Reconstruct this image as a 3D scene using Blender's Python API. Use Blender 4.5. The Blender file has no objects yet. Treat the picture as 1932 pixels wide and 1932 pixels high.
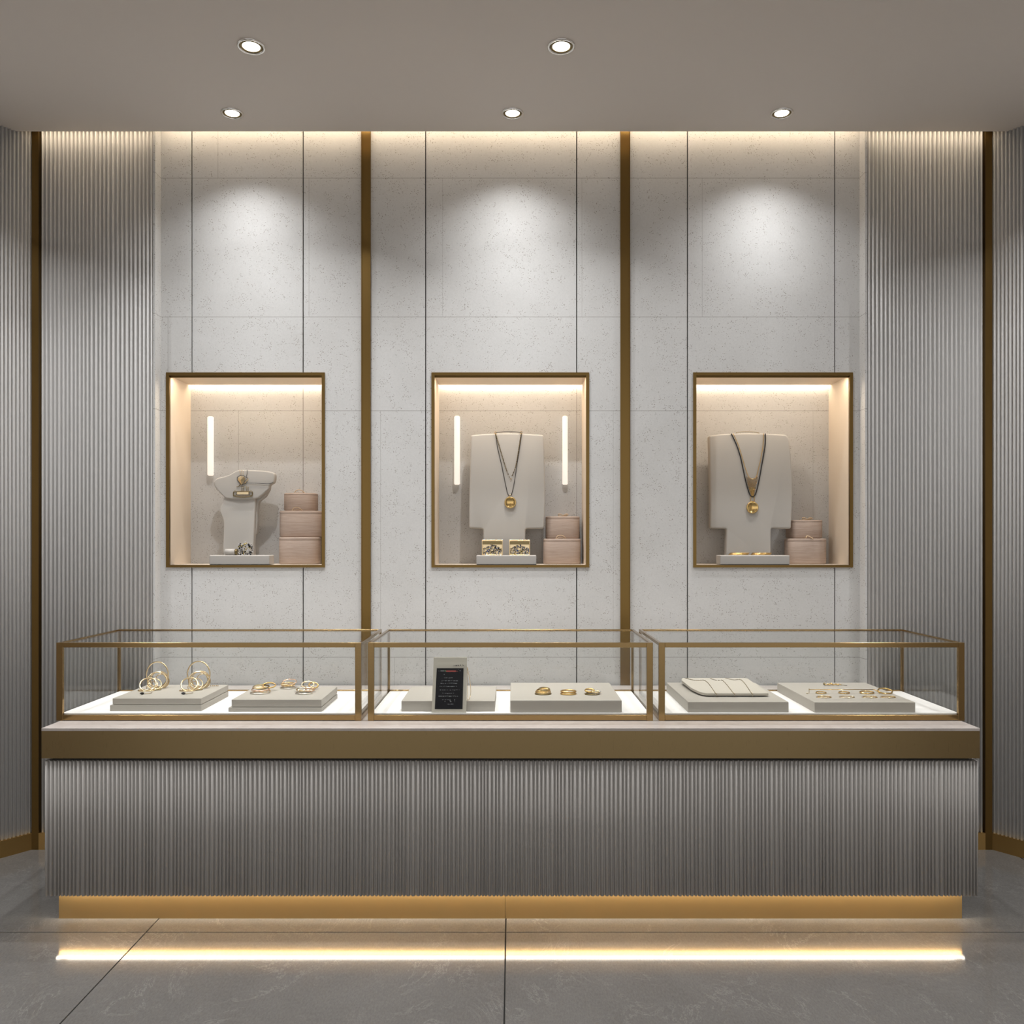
import bpy, bmesh, math, random
from mathutils import Vector, Matrix
random.seed(7)
C = bpy.context.scene.collection
F, H, CX, HY = 1600.0, 1.70, 966.0, 1025.0      # focal length (px), eye height, principal column, horizon row

def PX(x, Y): return (x - CX) * Y / F            # measured column -> metres at depth Y
def PZ(y, Y): return H - (y - HY) * Y / F        # measured row -> height at depth Y
def DEPTH(y, z): return (H - z) * F / (y - HY)   # depth of a point of known height seen on row y

HC = 0.90                                        # counter height
Y_ST, Y_FL, Y_CE = 4.79, 4.715, 4.65             # stone face, fluted face, ceiling edge
CEIL = PZ(248, Y_CE)                             # ~3.96
TOPZ = CEIL + 0.17
Y_CO = 3.668                                     # counter front
Y_CF, Y_CB = 3.821, 4.425                        # glass case front / back
FLZ = HC + 0.031                                 # floor inside the cases
SHELF = PZ(1066, Y_ST)

# ------------------------------------------------------------------ materials
def mat(name, col=(.5, .5, .5), rough=.5, metal=0.0, spec=.5, emit=None, es=0.0, coat=0.0):
    m = bpy.data.materials.new(name); m.use_nodes = True
    b = m.node_tree.nodes['Principled BSDF']
    b.inputs['Base Color'].default_value = (*col, 1); b.inputs['Roughness'].default_value = rough
    b.inputs['Metallic'].default_value = metal; b.inputs['Specular IOR Level'].default_value = spec
    b.inputs['Coat Weight'].default_value = coat
    if emit: b.inputs['Emission Color'].default_value = (*emit, 1); b.inputs['Emission Strength'].default_value = es
    return m

class NT:
    def __init__(s, m): s.m = m; s.nt = m.node_tree; s.N = s.nt.nodes; s.b = s.N['Principled BSDF']
    def n(s, t, **kw):
        x = s.N.new(t)
        for k, v in kw.items(): setattr(x, k, v)
        return x
    def l(s, a, b): s.nt.links.new(a, b)
    def math(s, op, a, b=None, c=None):
        x = s.n('ShaderNodeMath', operation=op)
        for i, v in enumerate((a, b, c)):
            if v is None: continue
            if isinstance(v, (int, float)): x.inputs[i].default_value = v
            else: s.l(v, x.inputs[i])
        return x.outputs[0]
    def ramp(s, fac, stops):
        r = s.n('ShaderNodeValToRGB'); s.l(fac, r.inputs[0]); e = r.color_ramp.elements
        e[0].position, e[0].color = stops[0][0], (*stops[0][1], 1)
        e[1].position, e[1].color = stops[-1][0], (*stops[-1][1], 1)
        for p, c in stops[1:-1]:
            q = e.new(p); q.color = (*c, 1)
        return r.outputs[0]
    def noise(s, vec, scale, detail=4, rough=.5, dist=0):
        x = s.n('ShaderNodeTexNoise'); x.inputs['Scale'].default_value = scale; x.inputs['Detail'].default_value = detail
        x.inputs['Roughness'].default_value = rough; x.inputs['Distortion'].default_value = dist; s.l(vec, x.inputs['Vector']); return x.outputs[0]
    def pos(s, scale=(1, 1, 1)):
        g = s.n('ShaderNodeNewGeometry'); mp = s.n('ShaderNodeMapping'); mp.inputs['Scale'].default_value = scale
        s.l(g.outputs['Position'], mp.inputs['Vector']); return mp.outputs[0]
    def mix(s, fac, a, b, mode='MIX'):
        x = s.n('ShaderNodeMix', data_type='RGBA', blend_type=mode)
        for inp, v in ((x.inputs[0], fac), (x.inputs[6], a), (x.inputs[7], b)):
            if isinstance(v, (int, float)): inp.default_value = v
            elif isinstance(v, tuple): inp.default_value = (*v, 1)
            else: s.l(v, inp)
        return x.outputs[2]
    def bump(s, h, strength, dist):
        x = s.n('ShaderNodeBump'); x.inputs['Strength'].default_value = strength; x.inputs['Distance'].default_value = dist
        s.l(h, x.inputs['Height']); s.l(x.outputs[0], s.b.inputs['Normal'])

def stone_mat(name, hs, vs, tone=1.0):
    """pitted pale concrete slabs; hs: heights of fine horizontal joints and painted reflection lines, vs: (x, z0, z1, width) vertical joints"""
    m = mat(name, (.6, .58, .55), .85, spec=.25); t = NT(m); p = t.pos()
    big = t.ramp(t.noise(p, 2.2, 6, .6, .4), [(.3, tuple(c * tone for c in (.555, .548, .535))), (.7, tuple(c * tone for c in (.605, .600, .591)))])
    fine = t.ramp(t.noise(p, 160, 2, .6), [(.3, (.955, .955, .955)), (.7, (1.03, 1.03, 1.03))])
    col = t.mix(1.0, big, fine, 'MULTIPLY')
    v = t.n('ShaderNodeTexVoronoi'); v.inputs['Scale'].default_value = 105
    mp = t.pos((1, 1, 1.25)); t.l(mp, v.inputs['Vector'])
    dots = t.math('LESS_THAN', v.outputs['Distance'], t.math('MINIMUM', t.math('MULTIPLY', t.math('POWER', t.noise(p, 31, 3, .6), 3.0), 1.5), .26))
    zone = t.math('GREATER_THAN', t.noise(p, 17, 2, .6), .45)
    pits = t.math('MULTIPLY', dots, zone)
    col = t.mix(t.math('MULTIPLY', pits, .68), col, (.16, .13, .10))
    sx = t.n('ShaderNodeSeparateXYZ'); t.l(t.pos(), sx.inputs[0])
    seam = None
    def acc(a, b): return b if a is None else t.math('MAXIMUM', a, b)
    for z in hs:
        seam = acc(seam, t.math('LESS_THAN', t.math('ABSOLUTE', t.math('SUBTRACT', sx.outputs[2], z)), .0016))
    for x, z0, z1, w in vs:
        a = t.math('LESS_THAN', t.math('ABSOLUTE', t.math('SUBTRACT', sx.outputs[0], x)), w / 2)
        b = t.math('MULTIPLY', t.math('GREATER_THAN', sx.outputs[2], z0), t.math('LESS_THAN', sx.outputs[2], z1))
        seam = acc(seam, t.math('MULTIPLY', a, b))
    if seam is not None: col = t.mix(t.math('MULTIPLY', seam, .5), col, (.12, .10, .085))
    t.l(col, t.b.inputs['Base Color'])
    t.bump(t.noise(p, 60, 4), .06, .002)
    return m

def metal_mat(name, col, rough, streak=(1, 1, 60)):
    m = mat(name, col, rough, 1.0); t = NT(m); n = t.noise(t.pos(streak), 14, 3)
    r = t.math('ADD', t.math('MULTIPLY', n, .14), rough - .07); t.l(r, t.b.inputs['Roughness'])
    return m

ST_H = [PZ(y, Y_ST) for y in (336, 598, 775, 1240)]  # lowest one is no joint: it paints in the glass cases' reflection line
M = {}
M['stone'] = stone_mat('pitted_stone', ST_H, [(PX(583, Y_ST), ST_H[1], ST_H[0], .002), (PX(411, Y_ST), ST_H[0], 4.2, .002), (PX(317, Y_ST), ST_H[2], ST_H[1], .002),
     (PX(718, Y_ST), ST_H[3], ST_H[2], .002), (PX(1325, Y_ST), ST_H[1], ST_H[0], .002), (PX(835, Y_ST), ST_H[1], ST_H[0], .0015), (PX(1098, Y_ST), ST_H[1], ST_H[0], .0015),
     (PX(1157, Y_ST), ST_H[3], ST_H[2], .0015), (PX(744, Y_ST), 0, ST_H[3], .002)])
YB = Y_ST + .32
M['niche_stone'] = stone_mat('niche_stone', [PZ(775, YB)], [(PX(450, YB), 0, PZ(775, YB), .0025), (PX(572, YB), 0, 4, .006), (PX(1088, YB), 0, 4, .004), (PX(1534, YB), 0, PZ(775, YB), .0015)], .86)
M['flute'] = mat('grey_satin_ribs', (.56, .55, .538), .36, spec=.45)
M['flute_counter'] = mat('grey_counter_ribs', (.385, .366, .345), .42, spec=.45)
M['brass'] = metal_mat('satin_brass', (.31, .205, .09), .18)
M['brass_strip'] = metal_mat('dark_brass', (.20, .125, .042), .34)
M['brass_skirting'] = metal_mat('skirting_brass', (.52, .34, .13), .4)
M['brass_plinth'] = metal_mat('plinth_brass', (.34, .22, .085), .5); M['brass_plinth'].node_tree.nodes['Principled BSDF'].inputs['Metallic'].default_value = .35
M['brass_band'] = metal_mat('brushed_bronze', (.285, .205, .10), .30, (60, 60, 1))
M['gold'] = mat('polished_gold', (.70, .48, .19), .20, 1.0)
M['pale_gold'] = mat('pale_gold', (.78, .62, .38), .22, 1.0)
M['rose_gold'] = mat('rose_gold', (.85, .58, .42), .22, 1.0)
M['antique'] = mat('antique_brass', (.24, .185, .09), .32, 1.0)
M['silver'] = mat('silver', (.75, .72, .66), .2, 1.0)
M['chrome'] = mat('chrome_ring', (.80, .78, .75), .18, 1.0)
M['black_cord'] = mat('black_cord', (.012, .011, .010), .5)
M['black_gem'] = mat('black_gem', (.01, .01, .012), .08)
M['cream'] = mat('cream_lining', (.66, .56, .45), .6)
M['white_base'] = mat('white_case_floor', (.86, .84, .82), .5)
M['tray'] = mat('off_white_tray', (.40, .37, .325), .55)
M['bust'] = mat('bust_velvet', (.44, .418, .388), .9, spec=.15)
M['plinth_white'] = mat('niche_block', (.44, .415, .385), .8, spec=.2)
M['pad'] = mat('pad_linen', (.47, .435, .375), .85, spec=.2)
M['dark'] = mat('dark_recess', (.02, .018, .016), .8)
M['groove'] = mat('groove_backing', (.10, .095, .09), .7)
M['ceiling'] = mat('ceiling_paint', (.68, .625, .575), .85, spec=.2)
M['screen'] = mat('black_screen', (.002, .002, .004), .5, spec=0)
M['sign'] = mat('cream_card', (.55, .52, .44), .6)
M['ink'] = mat('black_ink', (.01, .01, .01), .6)
M['pale_text'] = mat('pale_text', (.20, .21, .22), .6)
M['red_text'] = mat('red_text', (.38, .05, .035), .5)
M['green_text'] = mat('green_text', (.07, .2, .08), .5)
M['cord'] = mat('cotton_cord', (.52, .38, .24), .6)
M['gem'] = mat('clear_gem', (.92, .93, .95), .04, 0.0, spec=1.0); M['gem'].node_tree.nodes['Principled BSDF'].inputs['Metallic'].default_value = .75
M['gem_blue'] = mat('blue_gem', (.12, .2, .5), .05, .5, spec=1)
M['gem_yellow'] = mat('yellow_gem', (.75, .6, .2), .08, .6, spec=1)
M['led'] = mat('led_strip_glow', (1, 1, 1), .5, emit=(1.0, .86, .66), es=6)
M['led_plinth'] = mat('plinth_strip_glow', (1, 1, 1), .5, emit=(1.0, .90, .76), es=15)
M['led_cove'] = mat('cove_strip_glow', (1, 1, 1), .5, emit=(1.0, .84, .62), es=3)
M['tube'] = mat('tube_glow', (.3, .3, .3), .5, emit=(1.0, .87, .74), es=.92)
M['lamp'] = mat('downlight_glow', (1, 1, 1), .5, emit=(1.0, .97, .93), es=12)

m = mat('counter_marble', (.66, .60, .56), .3); t = NT(m); p = t.pos()
t.l(t.ramp(t.noise(p, 9, 8, .65, 1.5), [(.35, (.41, .365, .335)), (.65, (.48, .435, .405))]), t.b.inputs['Base Color']); M['marble'] = m
m = mat('floor_tile', (.2, .19, .18), .14, spec=.5); t = NT(m); p = t.pos()
base = t.ramp(t.noise(p, 1.6, 8, .65, .6), [(.3, (.122, .116, .110)), (.7, (.156, .149, .142))])
v1 = t.math('ABSOLUTE', t.math('SUBTRACT', t.noise(t.pos((1.1, .8, 1)), 2.6, 9, .72, 1.4), .5))
vein = t.math('MULTIPLY', t.ramp(v1, [(0, (1, 1, 1)), (.010, (0, 0, 0))]), t.ramp(t.noise(p, 4, 3), [(.42, (0, 0, 0)), (.62, (1, 1, 1))]))
sp = t.ramp(t.noise(t.pos((3, 1.2, 1)), 45, 5, .8), [(.35, (.86, .86, .86)), (.65, (1.12, 1.12, 1.12))])
t.l(t.mix(t.math('MULTIPLY', vein, .28), t.mix(1, base, sp, 'MULTIPLY'), (.42, .40, .38)), t.b.inputs['Base Color'])
t.l(t.math('ADD', t.math('MULTIPLY', t.noise(p, 20, 4), .05), .05), t.b.inputs['Roughness']); M['floor'] = m
m = mat('limed_wood', (.4, .3, .25), .6); t = NT(m)
t.l(t.ramp(t.noise(t.pos((1.5, 1.5, 26)), 7, 6, .7, .3), [(.3, (.33, .245, .195)), (.7, (.46, .365, .305))]), t.b.inputs['Base Color']); M['wood'] = m
# thin clear pane: fresnel mix of straight transmission and mirror
m = bpy.data.materials.new('clear_pane'); m.use_nodes = True; nt = m.node_tree; nt.nodes.clear()
o_ = nt.nodes.new('ShaderNodeOutputMaterial'); mx = nt.nodes.new('ShaderNodeMixShader'); tr = nt.nodes.new('ShaderNodeBsdfTransparent'); gl = nt.nodes.new('ShaderNodeBsdfGlossy')
fr = nt.nodes.new('ShaderNodeFresnel'); fr.inputs['IOR'].default_value = 1.5; tr.inputs[0].default_value = (.975, .98, .975, 1); gl.inputs['Roughness'].default_value = 0.0
# light leaving a pane's far face has the same fresnel split as light entering it
ge = nt.nodes.new('ShaderNodeNewGeometry'); ml = nt.nodes.new('ShaderNodeMath'); ml.operation = 'MULTIPLY'; su = nt.nodes.new('ShaderNodeMath'); su.operation = 'SUBTRACT'; su.inputs[0].default_value = 1
nt.links.new(ge.outputs['Backfacing'], su.inputs[1]); nt.links.new(fr.outputs[0], ml.inputs[0]); nt.links.new(su.outputs[0], ml.inputs[1])
nt.links.new(ml.outputs[0], mx.inputs[0]); nt.links.new(tr.outputs[0], mx.inputs[1]); nt.links.new(gl.outputs[0], mx.inputs[2]); nt.links.new(mx.outputs[0], o_.inputs[0])
M['glass'] = m

# ------------------------------------------------------------------ shape helpers
def box(bm, x0, x1, y0, y1, z0, z1, mi=0):
    v = [bm.verts.new(c) for c in ((x0, y0, z0), (x1, y0, z0), (x1, y1, z0), (x0, y1, z0), (x0, y0, z1), (x1, y0, z1), (x1, y1, z1), (x0, y1, z1))]
    for f in ((3, 2, 1, 0), (4, 5, 6, 7), (0, 1, 5, 4), (1, 2, 6, 5), (2, 3, 7, 6), (3, 0, 4, 7)):
        q = bm.faces.new([v[i] for i in f]); q.material_index = mi
    return v
def bbox_(x0, x1, y0, y1, z0, z1, bev=0.0, seg=2):
    bm = bmesh.new(); box(bm, x0, x1, y0, y1, z0, z1)
    if bev: bmesh.ops.bevel(bm, geom=bm.edges[:], offset=bev, segments=seg, profile=.5, affect='EDGES', clamp_overlap=True)
    return bm
def prism(pts, y0, y1, bev=0.0, seg=3):
    """outline in x,z pushed from y0 to y1"""
    bm = bmesh.new()
    a = [bm.verts.new((x, y0, z)) for x, z in pts]; b = [bm.verts.new((x, y1, z)) for x, z in pts]
    bm.faces.new(a); bm.faces.new(b[::-1]); n = len(pts)
    for i in range(n): bm.faces.new((a[i], b[i], b[(i + 1) % n], a[(i + 1) % n]))
    bmesh.ops.recalc_face_normals(bm, faces=bm.faces[:])
    if bev:
        e = [e for e in bm.edges if abs(e.verts[0].co.y - e.verts[1].co.y) < 1e-6]
        bmesh.ops.bevel(bm, geom=e, offset=bev, segments=seg, profile=.5, affect='EDGES', clamp_overlap=True)
    return bm
def smooth_outline(pts, r=.012, n=4):
    out = []; N = len(pts)
    for i in range(N):
        p = Vector(pts[i]); a = Vector(pts[i - 1]); b = Vector(pts[(i + 1) % N])
        da, db = (a - p), (b - p); ra = min(r, da.length * .45); rb = min(r, db.length * .45)
        s, e = p + da.normalized() * ra, p + db.normalized() * rb
        for k in range(n + 1):
            u = k / n; out.append(tuple((1 - u) ** 2 * s + 2 * u * (1 - u) * p + u * u * e))
    return out
def tube(bm, pts, r, closed=False, seg=8, flat=1.0):
    P = [Vector(p) for p in pts]; n = len(P); rings = []
    up = Vector((0, 0, 1))
    for i in range(n):
        a = P[i - 1] if (i or closed) else P[i]; b = P[(i + 1) % n] if (i < n - 1 or closed) else P[i]
        d = (b - a).normalized(); s = d.cross(up)
        if s.length < .05: s = d.cross(Vector((0, 1, 0)))
        s.normalize(); t_ = s.cross(d).normalized()
        rr = r[i] if isinstance(r, (list, tuple)) else r
        rings.append([bm.verts.new(P[i] + s * math.cos(q) * rr * flat + t_ * math.sin(q) * rr) for q in [2 * math.pi * k / seg for k in range(seg)]])
    for i in range(n if closed else n - 1):
        A, B = rings[i], rings[(i + 1) % n]
        for k in range(seg):
            f = bm.faces.new((A[k], A[(k + 1) % seg], B[(k + 1) % seg], B[k])); f.smooth = True
    if not closed: bm.faces.new(rings[0][::-1]); bm.faces.new(rings[-1])
def catmull(pts, n=8, closed=False):
    P = [Vector(p) for p in pts]; out = []; N = len(P)
    for i in range(N if closed else N - 1):
        g = (lambda k: P[k % N]) if closed else (lambda k: P[max(0, min(N - 1, k))])
        a, b, c, d = g(i - 1), g(i), g(i + 1), g(i + 2)
        for k in range(n):
            u = k / n; out.append(.5 * ((2 * b) + (c - a) * u + (2 * a - 5 * b + 4 * c - d) * u * u + (3 * b - a - 3 * c + d) * u ** 3))
    if not closed: out.append(P[-1])
    return out
def lathe(bm, prof, cx=0, cy=0, z0=0, seg=32, axis='z', mi=0, cap=True):
    rings = []
    for r, z in prof:
        ring = []
        for k in range(seg):
            a = 2 * math.pi * k / seg; u, w = r * math.cos(a), r * math.sin(a)
            ring.append(bm.verts.new((cx + u, cy + w, z0 + z) if axis == 'z' else (cx + u, cy + z, z0 + w)))
        rings.append(ring)
    for A, B in zip(rings, rings[1:]):
        for k in range(seg):
            f = bm.faces.new((A[k], A[(k + 1) % seg], B[(k + 1) % seg], B[k])); f.smooth = True; f.material_index = mi
    for R in ((rings[0], rings[-1]) if cap else ()):
        if len({v.co[:] for v in R}) > 2:
            f = bm.faces.new(R); f.material_index = mi
    bmesh.ops.remove_doubles(bm, verts=bm.verts[:], dist=1e-6)
    bmesh.ops.recalc_face_normals(bm, faces=bm.faces[:])
def drum(x0, x1, y0, y1, z0, z1, e=2.0, bev=.006, n=48, low=None):
    """rounded (superellipse) box: footprint x0..x1, y0..y1"""
    bm = bmesh.new(); cx, cy, a, b = (x0 + x1) / 2, (y0 + y1) / 2, (x1 - x0) / 2, (y1 - y0) / 2
    def ring(z, s):
        o = []
        for k in range(n):
            q = 2 * math.pi * k / n; c_, s_ = math.cos(q), math.sin(q)
            o.append(bm.verts.new((cx + (a - s) * math.copysign(abs(c_) ** (2 / e), c_), cy + (b - s) * math.copysign(abs(s_) ** (2 / e), s_), z)))
        return o
    lw = low or bev
    R = [ring(z0, lw), ring(z0 + lw * .3, lw * .3), ring(z0 + lw, 0), ring(z1 - bev, 0), ring(z1 - bev * .3, bev * .3), ring(z1, bev)]
    for A, B in zip(R, R[1:]):
        for k in range(n):
            f = bm.faces.new((A[k], A[(k + 1) % n], B[(k + 1) % n], B[k])); f.smooth = True
    bm.faces.new(R[0][::-1]); bm.faces.new(R[-1]); return bm
def ball(bm, c, r, sub=1, sc=(1, 1, 1)):
    g = bmesh.ops.create_icosphere(bm, subdivisions=sub, radius=r)['verts']
    for v in g: v.co = Vector((v.co.x * sc[0], v.co.y * sc[1], v.co.z * sc[2])) + Vector(c)
    return g
def flutes(p0, p1, z0, z1, pitch, depth, outward, jitter=0.0, seg=7, back=.012):
    """half-round upright ribs side by side along p0-p1, standing on a backing, rib fronts on the line"""
    bm = bmesh.new(); p0, p1, o = Vector(p0), Vector(p1), Vector(outward).normalized()
    L = (p1 - p0).length; d = (p1 - p0) / L; n = max(1, round(L / pitch)); w = [1 + random.uniform(-jitter, jitter) for _ in range(n)]
    s = sum(w); w = [x * L / s for x in w]; u = 0
    for wi in w:
        prof = []
        g = wi * .13
        for k in range(seg):
            a = math.pi * k / (seg - 1); x = wi / 2 - (wi / 2 - g) * math.cos(a); prof.append((u + x, -depth + depth * math.sin(a)))
        prof = [(u, -depth)] + prof + [(u + wi, -depth)]
        lo = [bm.verts.new((*(p0 + d * a + o * b), z0)) for a, b in prof]; hi = [bm.verts.new((*(p0 + d * a + o * b), z1)) for a, b in prof]
        for k in range(len(prof) - 1):
            f = bm.faces.new((lo[k], lo[k + 1], hi[k + 1], hi[k])); f.smooth = 1 <= k < len(prof) - 2
        bm.faces.new(lo); bm.faces.new(hi); u += wi
    q = [p0 - o * depth, p1 - o * depth, p1 - o * (depth + back), p0 - o * (depth + back)]
    lo = [bm.verts.new((*c, z0)) for c in q]; hi = [bm.verts.new((*c, z1)) for c in q]
    for k in range(1, 4): bm.faces.new((lo[k], lo[(k + 1) % 4], hi[(k + 1) % 4], hi[k]))
    bm.faces.new(lo); bm.faces.new(hi)
    bmesh.ops.recalc_face_normals(bm, faces=bm.faces[:])
    return bm

# ------------------------------------------------------------------ object helpers
ORG = {}
def obj(name, bm, ms, parent=None, origin=None, smooth=False, label=None):
    """ONE mesh object; vertices are given in world metres"""
    if parent is not None: org = ORG[parent.name]
    else:
        if origin is None:
            xs = [v.co for v in bm.verts]
            origin = Vector(((min(v.x for v in xs) + max(v.x for v in xs)) / 2, (min(v.y for v in xs) + max(v.y for v in xs)) / 2, min(v.z for v in xs)))
        org = Vector(origin)
    bmesh.ops.translate(bm, verts=bm.verts[:], vec=-org)
    me = bpy.data.meshes.new(name); bm.to_mesh(me); bm.free()
    for m_ in (ms if isinstance(ms, (list, tuple)) else [ms]): me.materials.append(m_)
    if smooth:
        for p_ in me.polygons: p_.use_smooth = True
    o = bpy.data.objects.new(name, me); C.objects.link(o)
    if parent is not None: o.parent = parent
    else: o.location = org
    ORG[o.name] = org
    if label: o['label'] = label
    return o
def tag(o, label, cat, group=None, kind=None):
    o['label'] = label; o['category'] = cat
    if group: o['group'] = group
    if kind: o['kind'] = kind
    return o
def thing(name, label, cat, loc, group=None):
    o = bpy.data.objects.new(name, None); C.objects.link(o); o.location = loc; o.empty_display_size = .05; ORG[o.name] = Vector(loc)
    return tag(o, label, cat, group)
def struct(name, bm, ms, label=None, origin=(0, 0, 0)):
    o = obj(name, bm, ms, origin=origin); o['kind'] = 'structure'
    if label: o['label'] = label; o['category'] = name.split('_')[0]
    return o

# ------------------------------------------------------------------ room
XC = PX(62, Y_FL)                                    # outer edge of the corner strip (left); right is its mirror
SP = Vector((-.74, -1.0)).normalized()               # the splayed side walls run this way towards the viewer
RL = 2.7
XL = XC + SP.x * RL; YL = Y_FL + SP.y * RL
# floor: stone tiles with narrow dark joints
bm = bmesh.new(); g = .003
xs = [-6.0, -4.2, PX(300, 3.842), PX(954.5, 3.842), 2.75, 6.0]; ys = [-14.0, -11.6, -9.3, -7.0, -4.6, -2.2, .4, 2.05, 3.706, 5.35]
for xa, xb in zip(xs, xs[1:]):
    for ya, yb in zip(ys, ys[1:]): box(bm, xa + g, xb - g, ya + g, yb - g, -.012, 0)
box(bm, -6, 6, -14.0, 5.35, -.05, -.010, 1)
struct('floor', bm, [M['floor'], M['dark']], 'grey veined stone tile floor with thin dark joints')
bm = bmesh.new(); box(bm, -6, 6, -2.2, Y_CE, CEIL, CEIL + .03); box(bm, -6, 6, Y_CE - .06, 5.3, TOPZ, TOPZ + .03); box(bm, -6, 6, Y_CE - .09, Y_CE - .06, CEIL + .03, TOPZ + .03)
struct('ceiling', bm, M['ceiling'], 'plain taupe painted ceiling stopping short of the back wall')

NICHE = [(318.7, 608.8), (818.7, 1107.0), (1312.0, 1604.0)]
NZ0, NZ1 = SHELF, PZ(707.6, Y_ST)
NX = [(PX(a, Y_ST), PX(b, Y_ST)) for a, b in NICHE]
XS0, XS1 = PX(293, Y_FL), PX(1632, Y_FL)
seams = [PX(x, Y_ST) for x in (362, 572, 803, 1088, 1297, 1575)]
strips = [(PX(683.5, Y_ST), PX(698.5, Y_ST)), (PX(1171.5, Y_ST), PX(1187, Y_ST))]
bm = bmesh.new(); gw = .0032
cols = sorted(seams + [XS0 - .01, XS1 + .01] + [(a + b) / 2 for a, b in strips])
for xa, xb in zip(cols, cols[1:]):
    a, b = xa + (gw if xa in seams else 0), xb - (gw if xb in seams else 0)
    xb_ = sorted({a, b} | {x for n in NX for x in n if a < x < b})
    for p0, p1 in zip(xb_, xb_[1:]):
        mid = (p0 + p1) / 2
        if any(n0 < mid < n1 for n0, n1 in NX):
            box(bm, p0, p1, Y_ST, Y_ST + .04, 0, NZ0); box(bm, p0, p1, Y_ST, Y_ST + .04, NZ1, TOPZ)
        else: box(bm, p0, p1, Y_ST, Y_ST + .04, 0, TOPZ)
# dark backing that closes the joints, cut round the niches
xb_ = sorted([XS0 - .01, XS1 + .01] + [x for n in NX for x in n])
for p0, p1 in zip(xb_, xb_[1:]):
    mid = (p0 + p1) / 2
    for z0, z1 in (((0, NZ0), (NZ1, TOPZ)) if any(n0 < mid < n1 for n0, n1 in NX) else ((0, TOPZ),)): box(bm, p0, p1, Y_ST + .018, Y_ST + .06, z0, z1, 1)
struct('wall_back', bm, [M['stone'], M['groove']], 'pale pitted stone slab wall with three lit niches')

def fluted_wall(name, x0, x1, label):
    bm = flutes((x0, Y_FL), (x1, Y_FL), 0, TOPZ, .0232, .019, (0, -1), .14)
    struct(name, bm, M['flute'], label)
fluted_wall('wall_back_left', PX(75.5, Y_FL), XS0 - .012, 'fluted grey rib panel left of the stone wall')
fluted_wall('wall_back_right', XS1 + .012, -PX(75.5, Y_FL), 'fluted grey rib panel right of the stone wall')
bm = bmesh.new(); box(bm, XS0 - .012, XS0, Y_FL - .001, Y_ST + .04, 0, TOPZ); struct('trim_1', bm, M['stone'], 'stone edge beside the left fluted panel')
bm = bmesh.new(); box(bm, XS1, XS1 + .012, Y_FL - .001, Y_ST + .04, 0, TOPZ); struct('trim_2', bm, M['stone'], 'stone edge beside the right fluted panel')
for i, (a, b) in enumerate(strips):
    bm = bmesh.new(); box(bm, a, b, Y_ST - .010, Y_ST + .01, 0, TOPZ)
    for x in (a - .004, b): box(bm, x, x + .004, Y_ST - .014, Y_ST + .01, 0, TOPZ)
    struct('trim_%d' % (i + 3), bm, M['brass_strip'], 'upright dark brass strip between the %s niches' % ('left and middle', 'middle and right')[i])
for s, nm, nb in ((-1, 'left', 5), (1, 'right', 6)):
    xo = -s * XC; xi = PX(75, Y_FL) * -s
    bm = bmesh.new(); a, b = sorted((xo, xi)); box(bm, a, b, Y_FL - .012, Y_FL + .035, 0, TOPZ)
    struct('trim_%d' % nb, bm, M['brass_strip'], 'upright brass strip in the %s corner of the room' % nm)
    d = Vector((SP.x * -s, SP.y)); p0 = Vector((xo, Y_FL - .004)) - d * .016; p1 = p0 + d * RL
    out = Vector((d.y * s, -d.x * s))
    if out.x * -s < 0: out = -out
    struct('wall_' + nm, flutes(tuple(p0), tuple(p1), .092, TOPZ, .0195, .015, tuple(out), .10), M['flute'], 'fluted grey wall splayed outwards on the ' + nm)
    bm = bmesh.new(); q = [p0 + out * .004, p1 + out * .004, p1 - out * .02, p0 - out * .02]
    lo = [bm.verts.new((*c, 0)) for c in q]; hi = [bm.verts.new((*c, .092)) for c in q]; bm.faces.new(lo); bm.faces.new(hi)
    for k in range(4): bm.faces.new((lo[k], lo[(k + 1) % 4], hi[(k + 1) % 4], hi[k]))
    bmesh.ops.recalc_face_normals(bm, faces=bm.faces[:])
    struct('baseboard_' + nm, bm, M['brass_skirting'], 'brass skirting under the %s splayed wall' % nm)
    a, b = sorted((xi, (XS0 if s < 0 else XS1) + s * .012)); bm = bmesh.new(); box(bm, a, b, Y_FL - .012, Y_FL + .004, 0, .092)
    struct('baseboard_back_' + nm, bm, M['brass_skirting'], 'brass skirting under the back fluted panel on the ' + nm)
    bm = bmesh.new(); x = p1.x; box(bm, min(x, x + s * .1), max(x, x + s * .1), -2.2, p1.y, 0, CEIL); struct('wall_side_' + nm, bm, M['ceiling'], 'plain painted side wall on the ' + nm)

# cove light in the ceiling slot: an LED strip on a ledge behind the ceiling edge
def area(name, loc, sx, sy, power, col, rot=(0, 0, 0), parent=None, spread=math.pi):
    L = bpy.data.lights.new(name, 'AREA'); L.shape = 'RECTANGLE'; L.size = sx; L.size_y = sy; L.energy = power; L.color = col; L.spread = spread
    o = bpy.data.objects.new(name, L); C.objects.link(o); o.location = loc; o.rotation_euler = rot; return o
for xa, xb, yy, dz, pw, lab in ((XS0 + .02, XS1 - .02, 4.735, .100, 5.2, 'warm cove light strip hidden in the slot above the stone wall'), (XC + .03, XS0 - .01, 4.686, .045, .40, 'warm cove light strip hidden above the left fluted panel'), (XS1 + .01, -XC - .03, 4.686, .045, .40, 'warm cove light strip hidden above the right fluted panel')):
    bm = bmesh.new(); box(bm, xa, xb, yy - .005, yy + .005, CEIL + dz + .002, CEIL + dz + .010)
    tag(obj('light_strip', bm, M['led_cove']), lab, 'light strip')
    area('cove_light', ((xa + xb) / 2, yy, CEIL + dz), xb - xa, .010, pw, (1.0, .82, .60), (0, 0, 0))

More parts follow.
